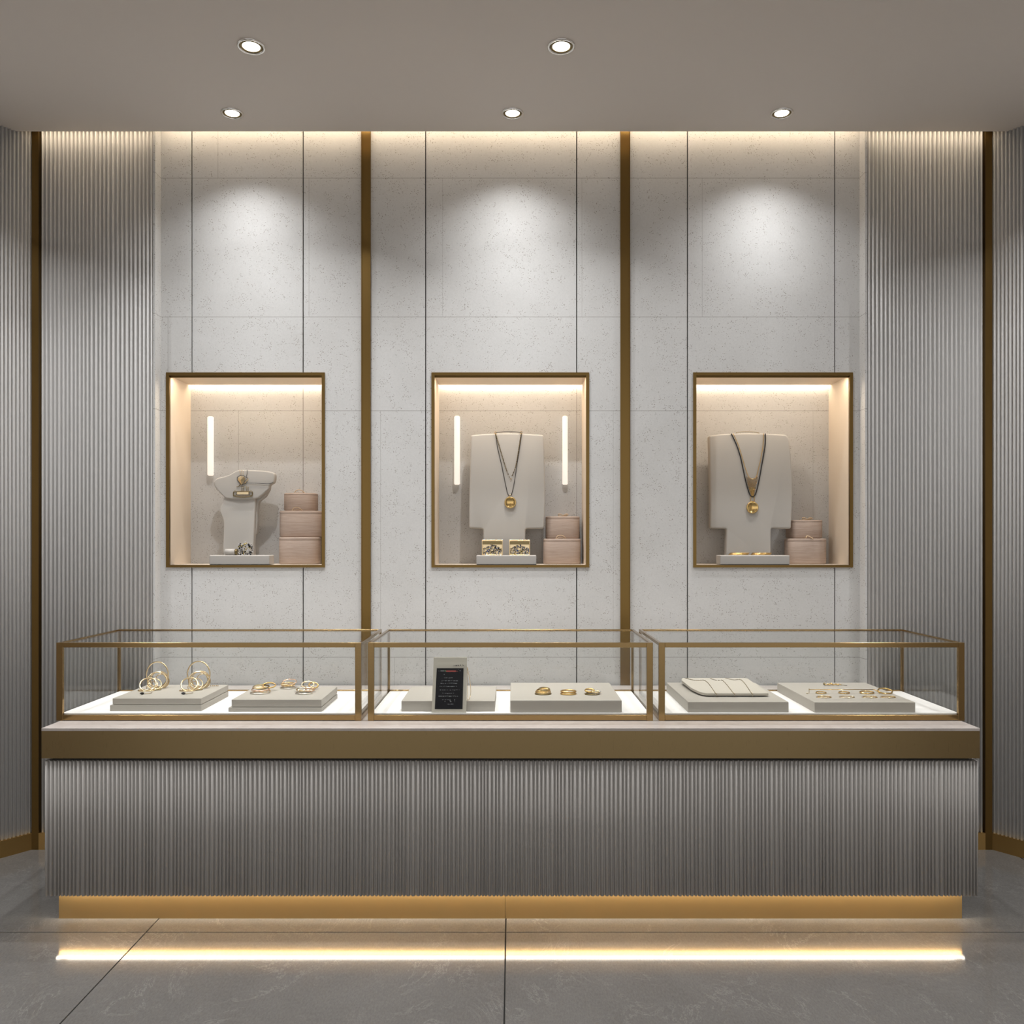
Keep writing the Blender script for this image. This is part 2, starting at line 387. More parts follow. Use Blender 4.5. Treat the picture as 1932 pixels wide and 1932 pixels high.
# ------------------------------------------------------------------ niches
WARM = (1.0, .83, .64)
for i, (x0, x1) in enumerate(NX):
    who = ('left', 'middle', 'right')[i]
    t_ = thing('display_niche', 'recessed %s wall niche with brass frame, cream lining and lit top' % who, 'niche', ((x0 + x1) / 2, Y_ST, NZ0), 'lit display niches in the stone wall')
    f = .0135; e = .004
    bm = bmesh.new()
    X0, X1, Z0, Z1 = x0 - f, x1 + f, NZ0 - f, NZ1 + f
    for a in ((X0, x0 + e, Z0, Z1), (x1 - e, X1, Z0, Z1), (x0 + e, x1 - e, Z0, NZ0 + e - .004), (x0 + e, x1 - e, NZ1 - e, Z1)): box(bm, a[0], a[1], Y_ST - .008, Y_ST - .0005, a[2], a[3])
    for a in ((x0, x0 + e, NZ0, NZ1), (x1 - e, x1, NZ0, NZ1), (x0 + e, x1 - e, NZ1 - e, NZ1)): box(bm, a[0], a[1], Y_ST - .0005, Y_ST + .012, a[2], a[3])
    obj('frame', bm, M['brass_strip'], t_)
    bm = bmesh.new(); w = .015
    box(bm, x0 - w, x0 + .002, Y_ST + .012, YB, NZ0 - w, NZ1 + w); box(bm, x1 - .002, x1 + w, Y_ST + .012, YB, NZ0 - w, NZ1 + w)
    box(bm, x0 + .002, x1 - .002, Y_ST + .002, YB - .034, NZ1 - .002, NZ1 + w)                     # top stops short of the back: light slot
    box(bm, x0 + .002, x1 - .002, Y_ST + .002, YB, NZ0 - w, NZ0)
    box(bm, x0 - w, x1 + w, YB - .06, YB + .01, NZ1 + .06, NZ1 + .07); box(bm, x0 - w, x1 + w, YB - .06, YB - .052, NZ1 + w, NZ1 + .06)
    obj('lining', bm, M['cream'], t_)
    bm = bmesh.new(); box(bm, x0 - w, x1 + w, YB, YB + .01, NZ0 - w, NZ1 + .06); obj('back_panel', bm, M['niche_stone'], t_)
    bm = bmesh.new(); box(bm, x0 + .004, x1 - .004, YB - .030, YB - .006, NZ1 + .012, NZ1 + .018); obj('light_strip', bm, M['led'], t_)
    area('niche_light', ((x0 + x1) / 2, YB - .018, NZ1 + .010), x1 - x0 - .01, .02, .85, WARM)
    bm = bmesh.new(); box(bm, x0 + .004, x1 - .004, Y_ST + .013, Y_ST + .020, NZ1 - .012, NZ1 - .002); obj('light_profile', bm, M['brass_strip'], t_); bm = bmesh.new(); box(bm, x0 + .02, x1 - .02, Y_ST + .0205, Y_ST + .0235, NZ1 - .009, NZ1 - .003); obj('front_light_strip', bm, M['led'], t_)
    area('niche_front_light', ((x0 + x1) / 2, Y_ST + .028, NZ1 - .0085), x1 - x0 - .06, .006, 2.7, WARM, (math.radians(12), 0, 0))

def tube_light(px0, px1, py0, py1, label, grp):
    bm = bmesh.new(); Y = YB - .014; r = (PX(px1, Y) - PX(px0, Y)) / 2; cx = PX((px0 + px1) / 2, Y); z0, z1 = PZ(py1, Y), PZ(py0, Y)
    prof = [(0, 0), (r * .7, .001), (r, .006), (r, z1 - z0 - .006), (r * .7, z1 - z0 - .001), (0, z1 - z0)]
    lathe(bm, prof, cx, YB - r - .004, z0, 16)
    o = thing('tube_light', label, 'light', (cx, YB - r - .004, z0), grp)
    obj('tube', bm, M['tube'], o)
    for z in (z0 + .03, z1 - .04):
        bm = bmesh.new(); box(bm, cx - .004, cx + .004, YB - .006, YB, z, z + .01); obj('bracket', bm, M['silver'], o)
G = 'glowing tube lights on the niche backs'
tube_light(392.5, 404, 786, 898, 'short upright glowing tube on the back of the left niche', G)
tube_light(857, 868, 785, 915, 'upright glowing tube left of the middle necklace bust', G)
tube_light(1061, 1071, 785, 915, 'upright glowing tube right of the middle necklace bust', G)

# necklace busts: soft boards with a stem, standing on the shelf
def outline(pts, ox, oy, s, Y, r=.014): return smooth_outline([(PX(ox + x / s, Y), PZ(oy + y / s, Y)) for x, y in pts], r)
S = 4.712; YN = 4.955
def bust(ox, pts, label, feet, th=.055):
    P = [(PX(ox + x / S, YN), PZ(680 + y / S, YN)) for x, y in pts]
    P = [(x, SHELF) if q in feet else (x, z) for q, (x, z) in enumerate(P)]
    o = obj('necklace_bust', prism(smooth_outline(P, .013), YN, YN + th, .012, 4), M['bust'], smooth=True); tag(o, label, 'bust')
bust(800, [(415, 664), (520, 654), (640, 649), (740, 645), (850, 649), (960, 655), (1064, 662), (1070, 800), (1075, 1000), (1079, 1250), (1068, 1497), (902, 1499), (902, 1790), (528, 1790), (525, 1499), (400, 1492), (400, 1300), (405, 1050), (410, 850)],
     'pale flat necklace bust with straight sides in the middle niche', (12, 13))
bust(1290, [(226, 668), (320, 656), (430, 650), (560, 646), (710, 648), (830, 655), (915, 660), (940, 700), (955, 850), (965, 1000), (969, 1150), (966, 1300), (955, 1498), (778, 1492), (775, 1790), (374, 1790), (383, 1497), (236, 1492), (238, 1250), (236, 1050), (232, 850)],
     'pale flat necklace bust with bowed right side in the right niche', (14, 15))
# left niche: shoulder-shaped bust, head slab on a waisted stem
def O7(pts, Y): return [(PX(390 + x / 8.4, Y), PZ(870 + y / 8.4, Y)) for x, y in pts]
t_ = thing('sculpted_bust', 'pale sculpted T-shaped jewellery bust with pointed shoulders in the left niche', 'bust', (PX(450, 4.97), 4.99, SHELF))
head = O7([(103, 350), (118, 305), (165, 268), (260, 245), (360, 213), (420, 175), (480, 145), (560, 136), (720, 140), (900, 150), (1000, 165), (1060, 185), (1076, 220), (1070, 290), (1058, 345), (990, 375), (985, 440), (900, 520), (810, 590), (700, 606), (400, 606), (290, 590), (200, 500), (125, 410)], 4.945)
obj('shoulder', prism(smooth_outline(head, .01, 3), 4.945, 5.0, .013, 4), M['bust'], t_, smooth=True)
stem = O7([(272, 560), (252, 650), (205, 740), (204, 810), (240, 880), (264, 960), (262, 1150), (252, 1380), (262, 1480), (300, 1530), (740, 1530), (735, 1350), (748, 1100), (758, 800), (770, 560)], 4.955)
stem = [(x, SHELF if i in (9, 10) else z) for i, (x, z) in enumerate(stem)]
obj('stem', prism(smooth_outline(stem, .01, 3), 4.957, 5.01, .012, 4), M['bust'], t_, smooth=True)
side = O7([(985, 400), (990, 440), (925, 560), (820, 640), (800, 760), (800, 950), (780, 1165), (752, 1165), (745, 700), (760, 590), (860, 530)], 4.99)
obj('back_fold', prism(smooth_outline(side, .006, 2), 4.99, 5.035, .005, 2), M['bust'], t_, smooth=True)

# blocks, wooden boxes
def block(x0, x1, y0, y1, Y, depth, label):
    z1 = PZ(y0, Y); a, b = PX(x0, Y), PX(x1, Y)
    o = obj('display_block', bbox_(a, b, Y, Y + depth, SHELF, z1, .004, 3), M['plinth_white'], smooth=False)
    tag(o, label, 'display block', 'low white display blocks on the niche shelves'); return z1
YK = 4.835
BZ = [block(395, 508, 1047.6, 1065, YK, .10, 'low white block under the crystal cluster in the left niche'),
      block(898.7, 1012, 1047.8, 1065, YK, .10, 'low white block carrying two gold gem boxes'),
      block(1359, 1490, 1047.8, 1065, YK, .10, 'low white block carrying gold chain rings in the right niche')]
YX = 4.93
def wood_box(x0, x1, y0, y1, label, e=3.2, base=None, bow=0, dx=0):
    YX = 4.93 if base is None else 4.93 + .048 * (1 + (label.startswith('small')))
    a, b = PX(x0, YX), PX(x1, YX); z0 = SHELF if base is None else base; z1 = PZ(y0, YX)
    dep = min(.15, (b - a) * .8); t_ = thing('wooden_box', label, 'box', ((a + b) / 2, YX + dep / 2, z0), 'round wooden gift boxes stacked in the niches')
    lid = z0 + (z1 - z0) * .88
    obj('body', drum(a, b, YX, YX + dep, z0, lid, e, .0012, 48, .009), M['wood'], t_)
    obj('lid', drum(a, b, YX, YX + dep, lid, z1, e, .0045, 48, .0008), M['wood'], t_)
    if bow:
        bm = bmesh.new(); cx = (a + b) / 2 + dx; cy = YX + .022
        if bow == 1:
            tube(bm, catmull([(cx - .028, cy, z1), (cx - .018, cy, z1 + .016), (cx + .004, cy, z1 + .020), (cx + .02, cy, z1 + .012), (cx + .030, cy + .01, z1 + .0015)], 6), .0026, seg=6)
            tube(bm, catmull([(cx - .022, cy + .01, z1 + .001), (cx, cy + .012, z1 + .008), (cx + .022, cy + .006, z1 + .002)], 6), .0014, seg=6)
        elif bow == 2:
            for q in (-1, 1): tube(bm, catmull([(cx, cy, z1 + .002), (cx + q * .012, cy - .004, z1 + .012), (cx + q * .026, cy, z1 + .013), (cx + q * .022, cy + .004, z1 + .003), (cx, cy, z1 + .002)], 6), .0026, seg=6)
            tube(bm, [(cx - .03, cy - .01, z1 + .0015), (cx, cy, z1 + .003), (cx + .034, cy - .008, z1 + .010)], .0022, seg=6)
        else:
            tube(bm, [(cx - .02, cy, z1 + .006), (cx - .006, cy - .002, z1 + .017), (cx + .014, cy - .03, z1 + .002), (cx + .018, cy - .034, z1 - .004)], .0026, seg=6)
            tube(bm, [(cx - .006, cy - .002, z1 + .016), (cx - .018, cy - .01, z1 + .0015)], .0022, seg=6)
        obj('cord', bm, M['cord'], t_)
    return z1
z = wood_box(522, 599, 1013.5, 1061, 'bottom wooden box of the three-box stack in the left niche')
z = wood_box(523, 606, 963.5, 1012, 'widest wooden box, middle of the three-box stack, looped cord on lid', 3.2, z, 1, -.02)
wood_box(531.5, 594, 930, 962, 'small top wooden box of the three-box stack in the left niche', 3.0, z, 1, 0)
z = wood_box(1026, 1097, 1016.4, 1061.6, 'lower wooden box beside the bust in the middle niche', 3.6, None, 1, -.01)
wood_box(1030.5, 1095, 974, 1014, 'upper wooden box with twisted gold bow in the middle niche', 3.6, z, 2)
z = wood_box(1490.6, 1564, 1016, 1062, 'lower wooden box with bent cord in the right niche', 3.6, None, 3)
wood_box(1495, 1555, 981, 1013, 'upper wooden box with small cord bow in the right niche', 5, z, 2)

# necklaces
def Q(ox, x, y, Y, s=S, oy=680): return (PX(ox + x / s, Y), Y, PZ(oy + y / s, Y))
def chain(bm, pts, link=.0042, r=.0008):
    P = [Vector(p) for p in pts]; acc = 0; k = 0
    for a, b in zip(P, P[1:]):
        L = (b - a).length; d = (b - a) / L; u = -acc
        while u + link * .8 <= L:
            if u >= 0:
                c = a + d * (u + link / 2); s_ = d.cross(Vector((0, 1, 0))) if k % 2 == 0 else Vector((0, 1, 0)); s_.normalize()
                tube(bm, [c + d * math.cos(q) * link * .56 + s_ * math.sin(q) * link * .30 for q in [2 * math.pi * j / 8 for j in range(8)]], r, True, 4); k += 1
            u += link * .8
        acc = L - u
def pendant(bm, cx, y, cz, r):
    lathe(bm, [(0, -.004), (r * .80, -.0042), (r * .84, -.0055), (r * .95, -.0055), (r, -.003), (r, .002), (0, .002)], cx, y, cz, 32, 'y')
    for k in range(26):
        a = random.uniform(0, 6.28); q = r * .72 * random.random() ** .5; ball(bm, (cx + q * math.cos(a), y - .004, cz - abs(q * math.sin(a)) * .9), .0013, 1, (1.4, .7, 1))
YJ = YN - .003
t_ = thing('necklace', 'layered gold chain and dark cord necklace with round gold pendant on the middle bust', 'necklace', Q(800, 767, 1315, YJ), None)
bm = bmesh.new()
tube(bm, catmull([Q(800, x, y, YJ) for x, y in ((634, 648), (655, 780), (690, 930), (722, 1090), (745, 1185), (765, 1208), (782, 1175), (803, 1080), (826, 930), (850, 780), (868, 648))], 6), .0019, seg=6)
tube(bm, catmull([(*Q(800, x, y, YJ)[:1], YJ + dy, Q(800, x, y, YJ)[2]) for x, y, dy in ((634, 646, 0), (660, 636, .02), (740, 626, .03), (830, 633, .02), (868, 646, 0))], 6), .0019, seg=6)
obj('dark_cord', bm, M['black_cord'], t_)
bm = bmesh.new()
chain(bm, catmull([Q(800, x, y, YJ - .003) for x, y in ((638, 655), (680, 800), (725, 950), (750, 1015), (768, 1044), (786, 1018), (815, 940), (840, 800), (862, 660))], 5), .0056, .0016)
obj('chain', bm, M['antique'], t_)
for x in (636, 864): bm = bmesh.new(); tube(bm, [(Q(800, x, 642, YJ)[0] + .006 * math.cos(q), YJ - .002, Q(800, x, 642, YJ)[2] + .006 * math.sin(q)) for q in [j * math.pi / 6 for j in range(12)]], .0014, True, 6); obj('clasp_ring', bm, M['gold'], t_)
bm = bmesh.new(); c = Q(800, 773, 1053, YJ - .003); ball(bm, c, .0042, 2); obj('small_bead', bm, M['pale_gold'], t_)
bm = bmesh.new(); c = Q(800, 767, 1263, YJ - .003); pendant(bm, c[0], c[1] - .001, c[2], 52 / S * YJ / F)
tube(bm, [(c[0] + .006 * math.cos(q), c[1], c[2] + .038 + .007 * math.sin(q)) for q in [j * math.pi / 6 for j in range(12)]], .0015, True, 6)
obj('pendant', bm, M['gold'], t_)

t_ = thing('necklace', 'wide black and gold necklace with chain fringe and round pendant on the right bust', 'necklace', Q(1290, 610, 1360, YJ), None)
LP = [(426, 650), (470, 745), (505, 850), (530, 960), (556, 1080), (585, 1180), (604, 1208)]; RP = [(722, 650), (722, 740), (706, 850), (686, 960), (664, 1080), (642, 1170), (622, 1208)]
bm = bmesh.new()
tube(bm, catmull([Q(1290, x - 3, y, YJ) for x, y in LP] + [Q(1290, x + 3, y, YJ) for x, y in RP[::-1]], 6), .0031, seg=8)
obj('dark_cord', bm, M['black_cord'], t_)
bm = bmesh.new(); IN = [(440, 650), (480, 740), (516, 850), (545, 950), (575, 1030), (612, 1055), (645, 1035), (668, 950), (690, 850), (706, 740), (709, 650)]
tube(bm, catmull([Q(1290, x, y, YJ - .002) for x, y in IN], 6), .0020, seg=8)
for q in range(11):
    u = q / 10; xt = 555 + 105 * u; yt = 1040 + 14 * math.sin(math.pi * u) - 20 * abs(u - .5)
    chain(bm, [Q(1290, xt, yt, YJ - .002), Q(1290, 560 + 95 * u + (u - .5) * -30, 1120, YJ - .002), Q(1290, 604 + 16 * u, 1205, YJ - .002)], .004, .0007)
obj('gold_fringe', bm, M['gold'], t_)
bm = bmesh.new()
tube(bm, catmull([(Q(1290, x, y, YJ)[0], YJ + dy, Q(1290, x, y, YJ)[2]) for x, y, dy in ((465, 646, 0), (500, 634, .02), (570, 628, .03), (640, 634, .02), (672, 646, 0))], 6), .0016, seg=6)
obj('back_cord', bm, M['antique'], t_)
bm = bmesh.new(); c = Q(1290, 610, 1308, YJ - .003); R_ = 53 / S * YJ / F; pendant(bm, c[0], c[1] - .001, c[2], R_)
a0 = Q(1290, 594, 1252, YJ); a1 = Q(1290, 628, 1212, YJ)
for xx in (a0[0], a1[0]): tube(bm, [(xx, YJ, a0[2]), (xx, YJ, a1[2])], .0018, seg=6)
for zz in (a0[2], a1[2]): tube(bm, [(a0[0], YJ, zz), (a1[0], YJ, zz)], .0018, seg=6)
obj('pendant', bm, M['gold'], t_)

# pendant and brooch on the sculpted bust
Yp = 4.940
def q7(x, y, Y=Yp): return (PX(390 + x / 8.4, Y), Y, PZ(870 + y / 8.4, Y))
t_ = thing('necklace', 'dark cord necklace with gold shell pendant on the left bust', 'necklace', q7(560, 380), None)
bm = bmesh.new()
tube(bm, catmull([q7(640, 138), q7(640, 200), q7(632, 255), q7(655, 275), q7(625, 310), q7(560, 378), q7(520, 345), q7(484, 300), q7(490, 250), q7(540, 228), q7(590, 232), q7(632, 265)], 5), .0014, seg=6)
tube(bm, catmull([q7(560, 382), q7(620, 352), q7(760, 350), q7(900, 358), q7(1000, 357), q7(1055, 335)], 5), .0014, seg=6)
obj('dark_cord', bm, M['black_cord'], t_)
bm = bmesh.new()
pts = [q7(495, 262), q7(540, 235), q7(590, 245), q7(612, 285), q7(585, 335), q7(552, 372), q7(515, 330), q7(495, 295)]
top = [bm.verts.new((p_[0], p_[1] - .001, p_[2])) for p_ in pts]; ap = bm.verts.new((q7(548, 300)[0], Yp - .012, q7(548, 300)[2])); bk = [bm.verts.new((p_[0], Yp + .003, p_[2])) for p_ in pts]
for k in range(8): bm.faces.new((top[k], top[(k + 1) % 8], ap)); bm.faces.new((bk[k], bk[(k + 1) % 8], top[(k + 1) % 8], top[k]))
bm.faces.new(bk); bmesh.ops.recalc_face_normals(bm, faces=bm.faces[:])
obj('shell_pendant', bm, M['pale_gold'], t_)
bm = bmesh.new()
for k in range(4): tube(bm, catmull([q7(575 + k * 12, 368 - k * 6), q7(610 + k * 10, 330 - k * 10), q7(655, 300 - k * 8)], 4), .0013, seg=6)
for k in range(3): tube(bm, catmull([q7(520 + k * 30, 138), q7(530 + k * 24, 190), q7(545 + k * 18, 230)], 4), .0009, seg=6)
obj('gold_wires', bm, M['pale_gold'], t_)
t_ = thing('brooch', 'dark gold openwork bar brooch below the shell pendant', 'brooch', q7(572, 575), None)
bm = bmesh.new()
tube(bm, [q7(572 + 150 * max(-1, min(1, 1.25 * math.cos(a))) , 525 + 46 * math.sin(a), Yp) for a in [j * math.pi / 14 for j in range(28)]], .0024, True, 6)
for x in (450, 700): tube(bm, [q7(x + 30 * math.cos(a), 510 + 38 * math.sin(a), Yp - .003) for a in [j * math.pi / 8 for j in range(16)]], .0018, True, 6)
for x in (555, 580, 632, 655): tube(bm, [q7(x, 480), q7(x + 2, 405)], .0016, seg=6)
tube(bm, catmull([q7(470, 410), q7(510, 395), q7(545, 345)], 4), .0022, seg=6); tube(bm, [q7(540, 408), q7(640, 405)], .0016, seg=6)
obj('bar_frame', bm, M['antique'], t_)
bm = bmesh.new(); box(bm, q7(478, 0)[0], q7(665, 0)[0], Yp - .004, Yp + .003, q7(0, 528)[2], q7(0, 492)[2])
for k in range(12): ball(bm, q7(480 + k * 16, 550, Yp - .001), .0022, 1)
obj('bar_plate', bm, M['pale_gold'], t_)

# gem pieces on the blocks
def gem(bm, c, r, mi):
    for f in {f for v in ball(bm, c, r, 1, (1, 1, 1.1)) for f in v.link_faces}: f.material_index = mi
t_ = thing('crystal_cluster', 'sparkling crystal cluster ornament on the left niche block', 'ornament', (PX(459, YK), YK + .03, BZ[0]))
bm = bmesh.new()
for k in range(210):
    u, w = random.random(), random.random(); x = 447 + 27 * u; hgt = (25 - 6 * abs(u - .45) * 2); y = 1047 - hgt * w
    gem(bm, (PX(x, YK), YK + .02 + random.uniform(0, .016), max(BZ[0] + .003, PZ(y, YK))), random.uniform(.0028, .0050), random.choice((0, 0, 0, 1, 2, 2, 3)))
obj('crystals', bm, [M['gem'], M['gem_yellow'], M['black_gem'], M['silver']], t_)
bm = bmesh.new(); a, b = PX(422, YK), PX(441, YK); lathe(bm, [(0, 0), (.018, 0), (.018, b - a), (0, b - a)], 0, 0, 0, 24)
bmesh.ops.rotate(bm, verts=bm.verts[:], cent=(0, 0, 0), matrix=Matrix.Rotation(math.pi / 2, 3, 'Y')); bmesh.ops.translate(bm, verts=bm.verts[:], vec=(a, YK + .03, BZ[0] + .018)); obj('white_end', bm, M['plinth_white'], t_, label='plain white roll end')
bm = bmesh.new(); lathe(bm, [(0, 0), (.0182, 0), (.0182, .012), (0, .012)], 0, 0, 0, 24)
bmesh.ops.rotate(bm, verts=bm.verts[:], cent=(0, 0, 0), matrix=Matrix.Rotation(math.pi / 2, 3, 'Y')); bmesh.ops.translate(bm, verts=bm.verts[:], vec=(b, YK + .03, BZ[0] + .0182)); obj('dark_band', bm, M['antique'], t_)
for (x0, x1, w) in ((909, 948.5, 'left'), (960.8, 1000, 'right')):
    a, b = PX(x0, YK), PX(x1, YK); z0, z1 = BZ[1], PZ(1018.5, YK); y = YK + .012
    t_ = thing('gem_box', 'small gold box filled with gems, %s one of the pair on the middle block' % w, 'jewellery box', ((a + b) / 2, y + .02, z0), 'gold gem boxes in the middle niche')
    bm = bmesh.new(); q = .0035
    box(bm, a, b, y, y + .045, z1 - .007, z1); box(bm, a, a + q, y, y + .045, z0, z1 - .007); box(bm, b - q, b, y, y + .045, z0, z1 - .007)
    box(bm, a + q, b - q, y + .034, y + .045, z0, z1 - .007); box(bm, a + q, b - q, y, y + .034, z0, z0 + .003)
    bmesh.ops.bevel(bm, geom=bm.edges[:], offset=.0007, segments=1, affect='EDGES'); obj('gold_case', bm, M['pale_gold'], t_)
    bm = bmesh.new(); box(bm, a + q, b - q, y + .006, y + .034, z1 - .026, z1 - .008); obj('dark_cushion', bm, M['antique'], t_)
    bm = bmesh.new()
    for k in range(230):
        u = random.random(); hh = (z1 - z0) * (.42 + .30 * (1 - abs(u - .5) * 2)); gem(bm, (a + q + .003 + (b - a - 2 * q - .006) * u, y + .006 + .02 * random.random(), z0 + .0045 + (hh - .004) * random.random()), random.uniform(.0020, .0038), random.choice((0, 0, 0, 1, 2, 3, 4, 4)))
    obj('gems', bm, [M['gem'], M['gem_blue'], M['gem_yellow'], M['silver'], M['black_gem']], t_)

# ------------------------------------------------------------------ rings lying flat or standing
def ring_pts(c, rx, ry, n=40, rot=None):
    return [Vector(c) + (rot @ Vector((rx * math.cos(a), ry * math.sin(a), 0)) if rot else Vector((rx * math.cos(a), ry * math.sin(a), 0))) for a in [2 * math.pi * k / n for k in range(n)]]
def bangle(name, cat, c, rx, ry, r, m_, label, grp, rot=None, stone=None, flat=1.0):
    """c is the contact point on the tray; rot turns the ring out of the flat"""
    n = 40; P = ring_pts((0, 0, 0), rx, ry, n, rot); low = min(p_.z for p_ in P); P = [p_ + Vector((c[0], c[1], c[2] - low + r)) for p_ in P]
    r *= 1.3; bm = bmesh.new(); tube(bm, P, r, True, 8)
    if stone:
        t_ = thing(name, label, cat, c, grp); obj('band', bm, m_, t_)
        bm = bmesh.new()
        for a, rad in stone: ball(bm, P[int(a * n / 360) % n] + Vector((0, 0, rad * .3)), rad, 1, (1, 1, .8))
        obj('stone', bm, M['gem'], t_)
    else:
        o = obj(name, bm, m_, origin=c); tag(o, label, cat, grp)
RX = lambda d: Matrix.Rotation(math.radians(d), 3, 'X')
RZ = lambda d: Matrix.Rotation(math.radians(d), 3, 'Z')

# chain rings on the right niche block
for k, (x, w, lab) in enumerate(((1398, .055, 'left coil of gold chain lying on the right niche block'), (1440, .055, 'right coil of gold chain lying on the right niche block'))):
    bm = bmesh.new(); cx = PX(x, YK)
    for j in range(3):
        tube(bm, [p_ + Vector((cx + j * .004 - .004, YK + .04, BZ[2] + .0035 + j * .0045)) for p_ in ring_pts((0, 0, 0), w, .03, 36, Matrix.Rotation(math.radians((-1) ** k * 4 - j * 3), 3, 'Y') if False else None)], .0022, True, 6)
    tag(obj('gold_coil', bm, M['gold']), lab, 'bracelet', 'gold coils in the right niche')

# ------------------------------------------------------------------ counter
XW0, XW1 = PX(78, Y_CO), PX(1849, Y_CO); YBK = Y_ST - .016
t_ = thing('display_counter', 'long fluted grey counter with brass band, pale marble top and lit brass plinth', 'counter', (0, Y_CO + .4, 0))
ct = HC - PZ(0, Y_CO) + PZ(0, Y_CO)
obj('countertop', bbox_(XW0, XW1, Y_CO, YBK, HC - .012, HC, .0008, 1), M['marble'], t_)
bz = PZ(1431, Y_CO); bm = bmesh.new()
box(bm, XW0 + .0005, XW1 - .0005, Y_CO + .001, YBK, bz, HC - .012)
obj('brass_band', bm, M['brass_band'], t_)
fz1 = PZ(1436, Y_CO + .01); fz0 = PZ(1691, Y_CO + .01)
bm = bmesh.new(); box(bm, XW0 + .03, XW1 - .03, Y_CO + .035, YBK, fz1 - .004, bz); obj('shadow_gap', bm, M['dark'], t_)
x0, x1 = PX(82, Y_CO + .01), PX(1847, Y_CO + .01)
obj('fluted_front', flutes((x0, Y_CO + .008), (x1, Y_CO + .008), fz0, fz1, .0176, .013, (0, -1), .30, 8, .017), M['flute_counter'], t_)
for s, x in ((-1, x0), (1, x1)):
    obj('fluted_side', flutes((x, Y_CO + .030), (x, YBK), fz0, fz1, .0174, .010, (s, 0), .22, 7, .02), M['flute_counter'], t_)
Y_PL = 3.842
bm = bmesh.new(); box(bm, x0 + .032, x1 - .032, Y_CO + .041, YBK, fz0 + .004, fz1 - .004); obj('carcass', bm, M['flute_counter'], t_)
px0, px1 = PX(111, Y_PL), PX(1815, Y_PL)
bm = bmesh.new(); box(bm, px0, PX(953, Y_PL), Y_PL, YBK - .1, 0, fz0 + .004); box(bm, PX(953, Y_PL) + .0012, px1, Y_PL, YBK - .1, 0, fz0 + .004); obj('plinth', bm, M['brass_plinth'], t_)
bm = bmesh.new(); box(bm, px0, px1, Y_PL - .024, Y_PL - .010, fz0 - .004, fz0 + .004); obj('light_strip', bm, M['led_plinth'], t_)
area('plinth_light', ((px0 + px1) / 2, Y_PL - .012, fz0 - .006), px1 - px0, .012, 27, (1.0, .86, .66), (math.radians(68), 0, 0))

# ------------------------------------------------------------------ glass display cases
CASES = [(106, 681.5, 'left'), (694, 1232, 'middle'), (1243, 1820, 'right')]
CT = PZ(1212.5, Y_CF)
for a, b, w in CASES:
    x0, x1 = PX(a, Y_CF), PX(b, Y_CF); fw, ft, fb, th, bk = .028, .022, .026, .016, .014
    t_ = thing('display_case', '%s glass display case with slim brass frame on the counter' % w, 'display case', ((x0 + x1) / 2, (Y_CF + Y_CB) / 2, HC), 'glass display cases on the counter')
    bm = bmesh.new()
    box(bm, x0, x0 + fw, Y_CF, Y_CF + th, HC, CT); box(bm, x1 - fw, x1, Y_CF, Y_CF + th, HC, CT)
    box(bm, x0 + fw, x1 - fw, Y_CF, Y_CF + th, CT - ft, CT); box(bm, x0 + fw, x1 - fw, Y_CF, Y_CF + th, HC + .002, HC + fb)
    box(bm, x0, x0 + bk, Y_CB - bk, Y_CB, HC, CT); box(bm, x1 - bk, x1, Y_CB - bk, Y_CB, HC, CT)
    box(bm, x0 + bk, x1 - bk, Y_CB - bk, Y_CB, CT - bk, CT); box(bm, x0 + bk, x1 - bk, Y_CB - bk, Y_CB, HC, HC + .037)
    for q in (x0, x1 - bk):
        box(bm, q, q + bk, Y_CF + th, Y_CB - bk, CT - bk, CT); box(bm, q, q + bk, Y_CF + th, Y_CB - bk, HC, HC + .020)
    bmesh.ops.bevel(bm, geom=bm.edges[:], offset=.0008, segments=1, affect='EDGES')
    obj('brass_frame', bm, M['brass'], t_)
    bm = bmesh.new(); box(bm, x0 + bk + .001, x1 - bk - .001, Y_CF + th + .001, Y_CB - bk - .001, HC + .001, FLZ); obj('white_base', bm, M['white_base'], t_)
    g = .005
    for (q0, q1, r0, r1, s0, s1) in ((x0 + fw, x1 - fw, Y_CF + .006, Y_CF + .006 + g, HC + fb, CT - ft), (x0 + bk, x1 - bk, Y_CB - .009, Y_CB - .009 + g, HC + .037, CT - bk),
            (x0 + .004, x0 + .004 + g, Y_CF + th, Y_CB - bk, HC + .02, CT - bk), (x1 - .004 - g, x1 - .004, Y_CF + th, Y_CB - bk, HC + .02, CT - bk), (x0 + bk, x1 - bk, Y_CF + th, Y_CB - bk, CT - .009, CT - .004)):
        bm = bmesh.new(); box(bm, q0, q1, r0, r1, s0, s1); obj('glass_pane', bm, M['glass'], t_)

# ------------------------------------------------------------------ trays
def tray(x0, x1, yft, yfb, ybt, label, base=None, Yf=None, rnd=.0015):
    Yf = Yf or DEPTH(yfb, FLZ); zt = PZ(yft, Yf); Yb = min(DEPTH(ybt, zt), Y_CB - .03)
    a, b = PX(x0, Yf), PX(x1, Yf); z0 = FLZ
    t_ = thing('display_tray', label, 'display tray', ((a + b) / 2, (Yf + Yb) / 2, FLZ), 'off-white display trays in the glass cases')
    if base:
        zb = PZ(base[1], Yf); obj('base_slab', bbox_(PX(base[0], Yf), b + .001, Yf - .001, Yb, FLZ, zb, .001, 1), M['tray'], t_)
        bm = bbox_(a + .003, b - .003, Yf + .004, Yb - .004, zb, zb + .004); obj('groove', bm, M['tray'], t_); z0 = zb + .004
    obj('top_slab', bbox_(a, b, Yf, Yb, z0, zt, rnd, 2), M['tray'], t_)
    return zt
T1 = tray(212.2, 379.5, 1317.6, 1341.6, 1292, 'stepped off-white tray under two fans of gold hoops, far left', (207.5, 1330.5))
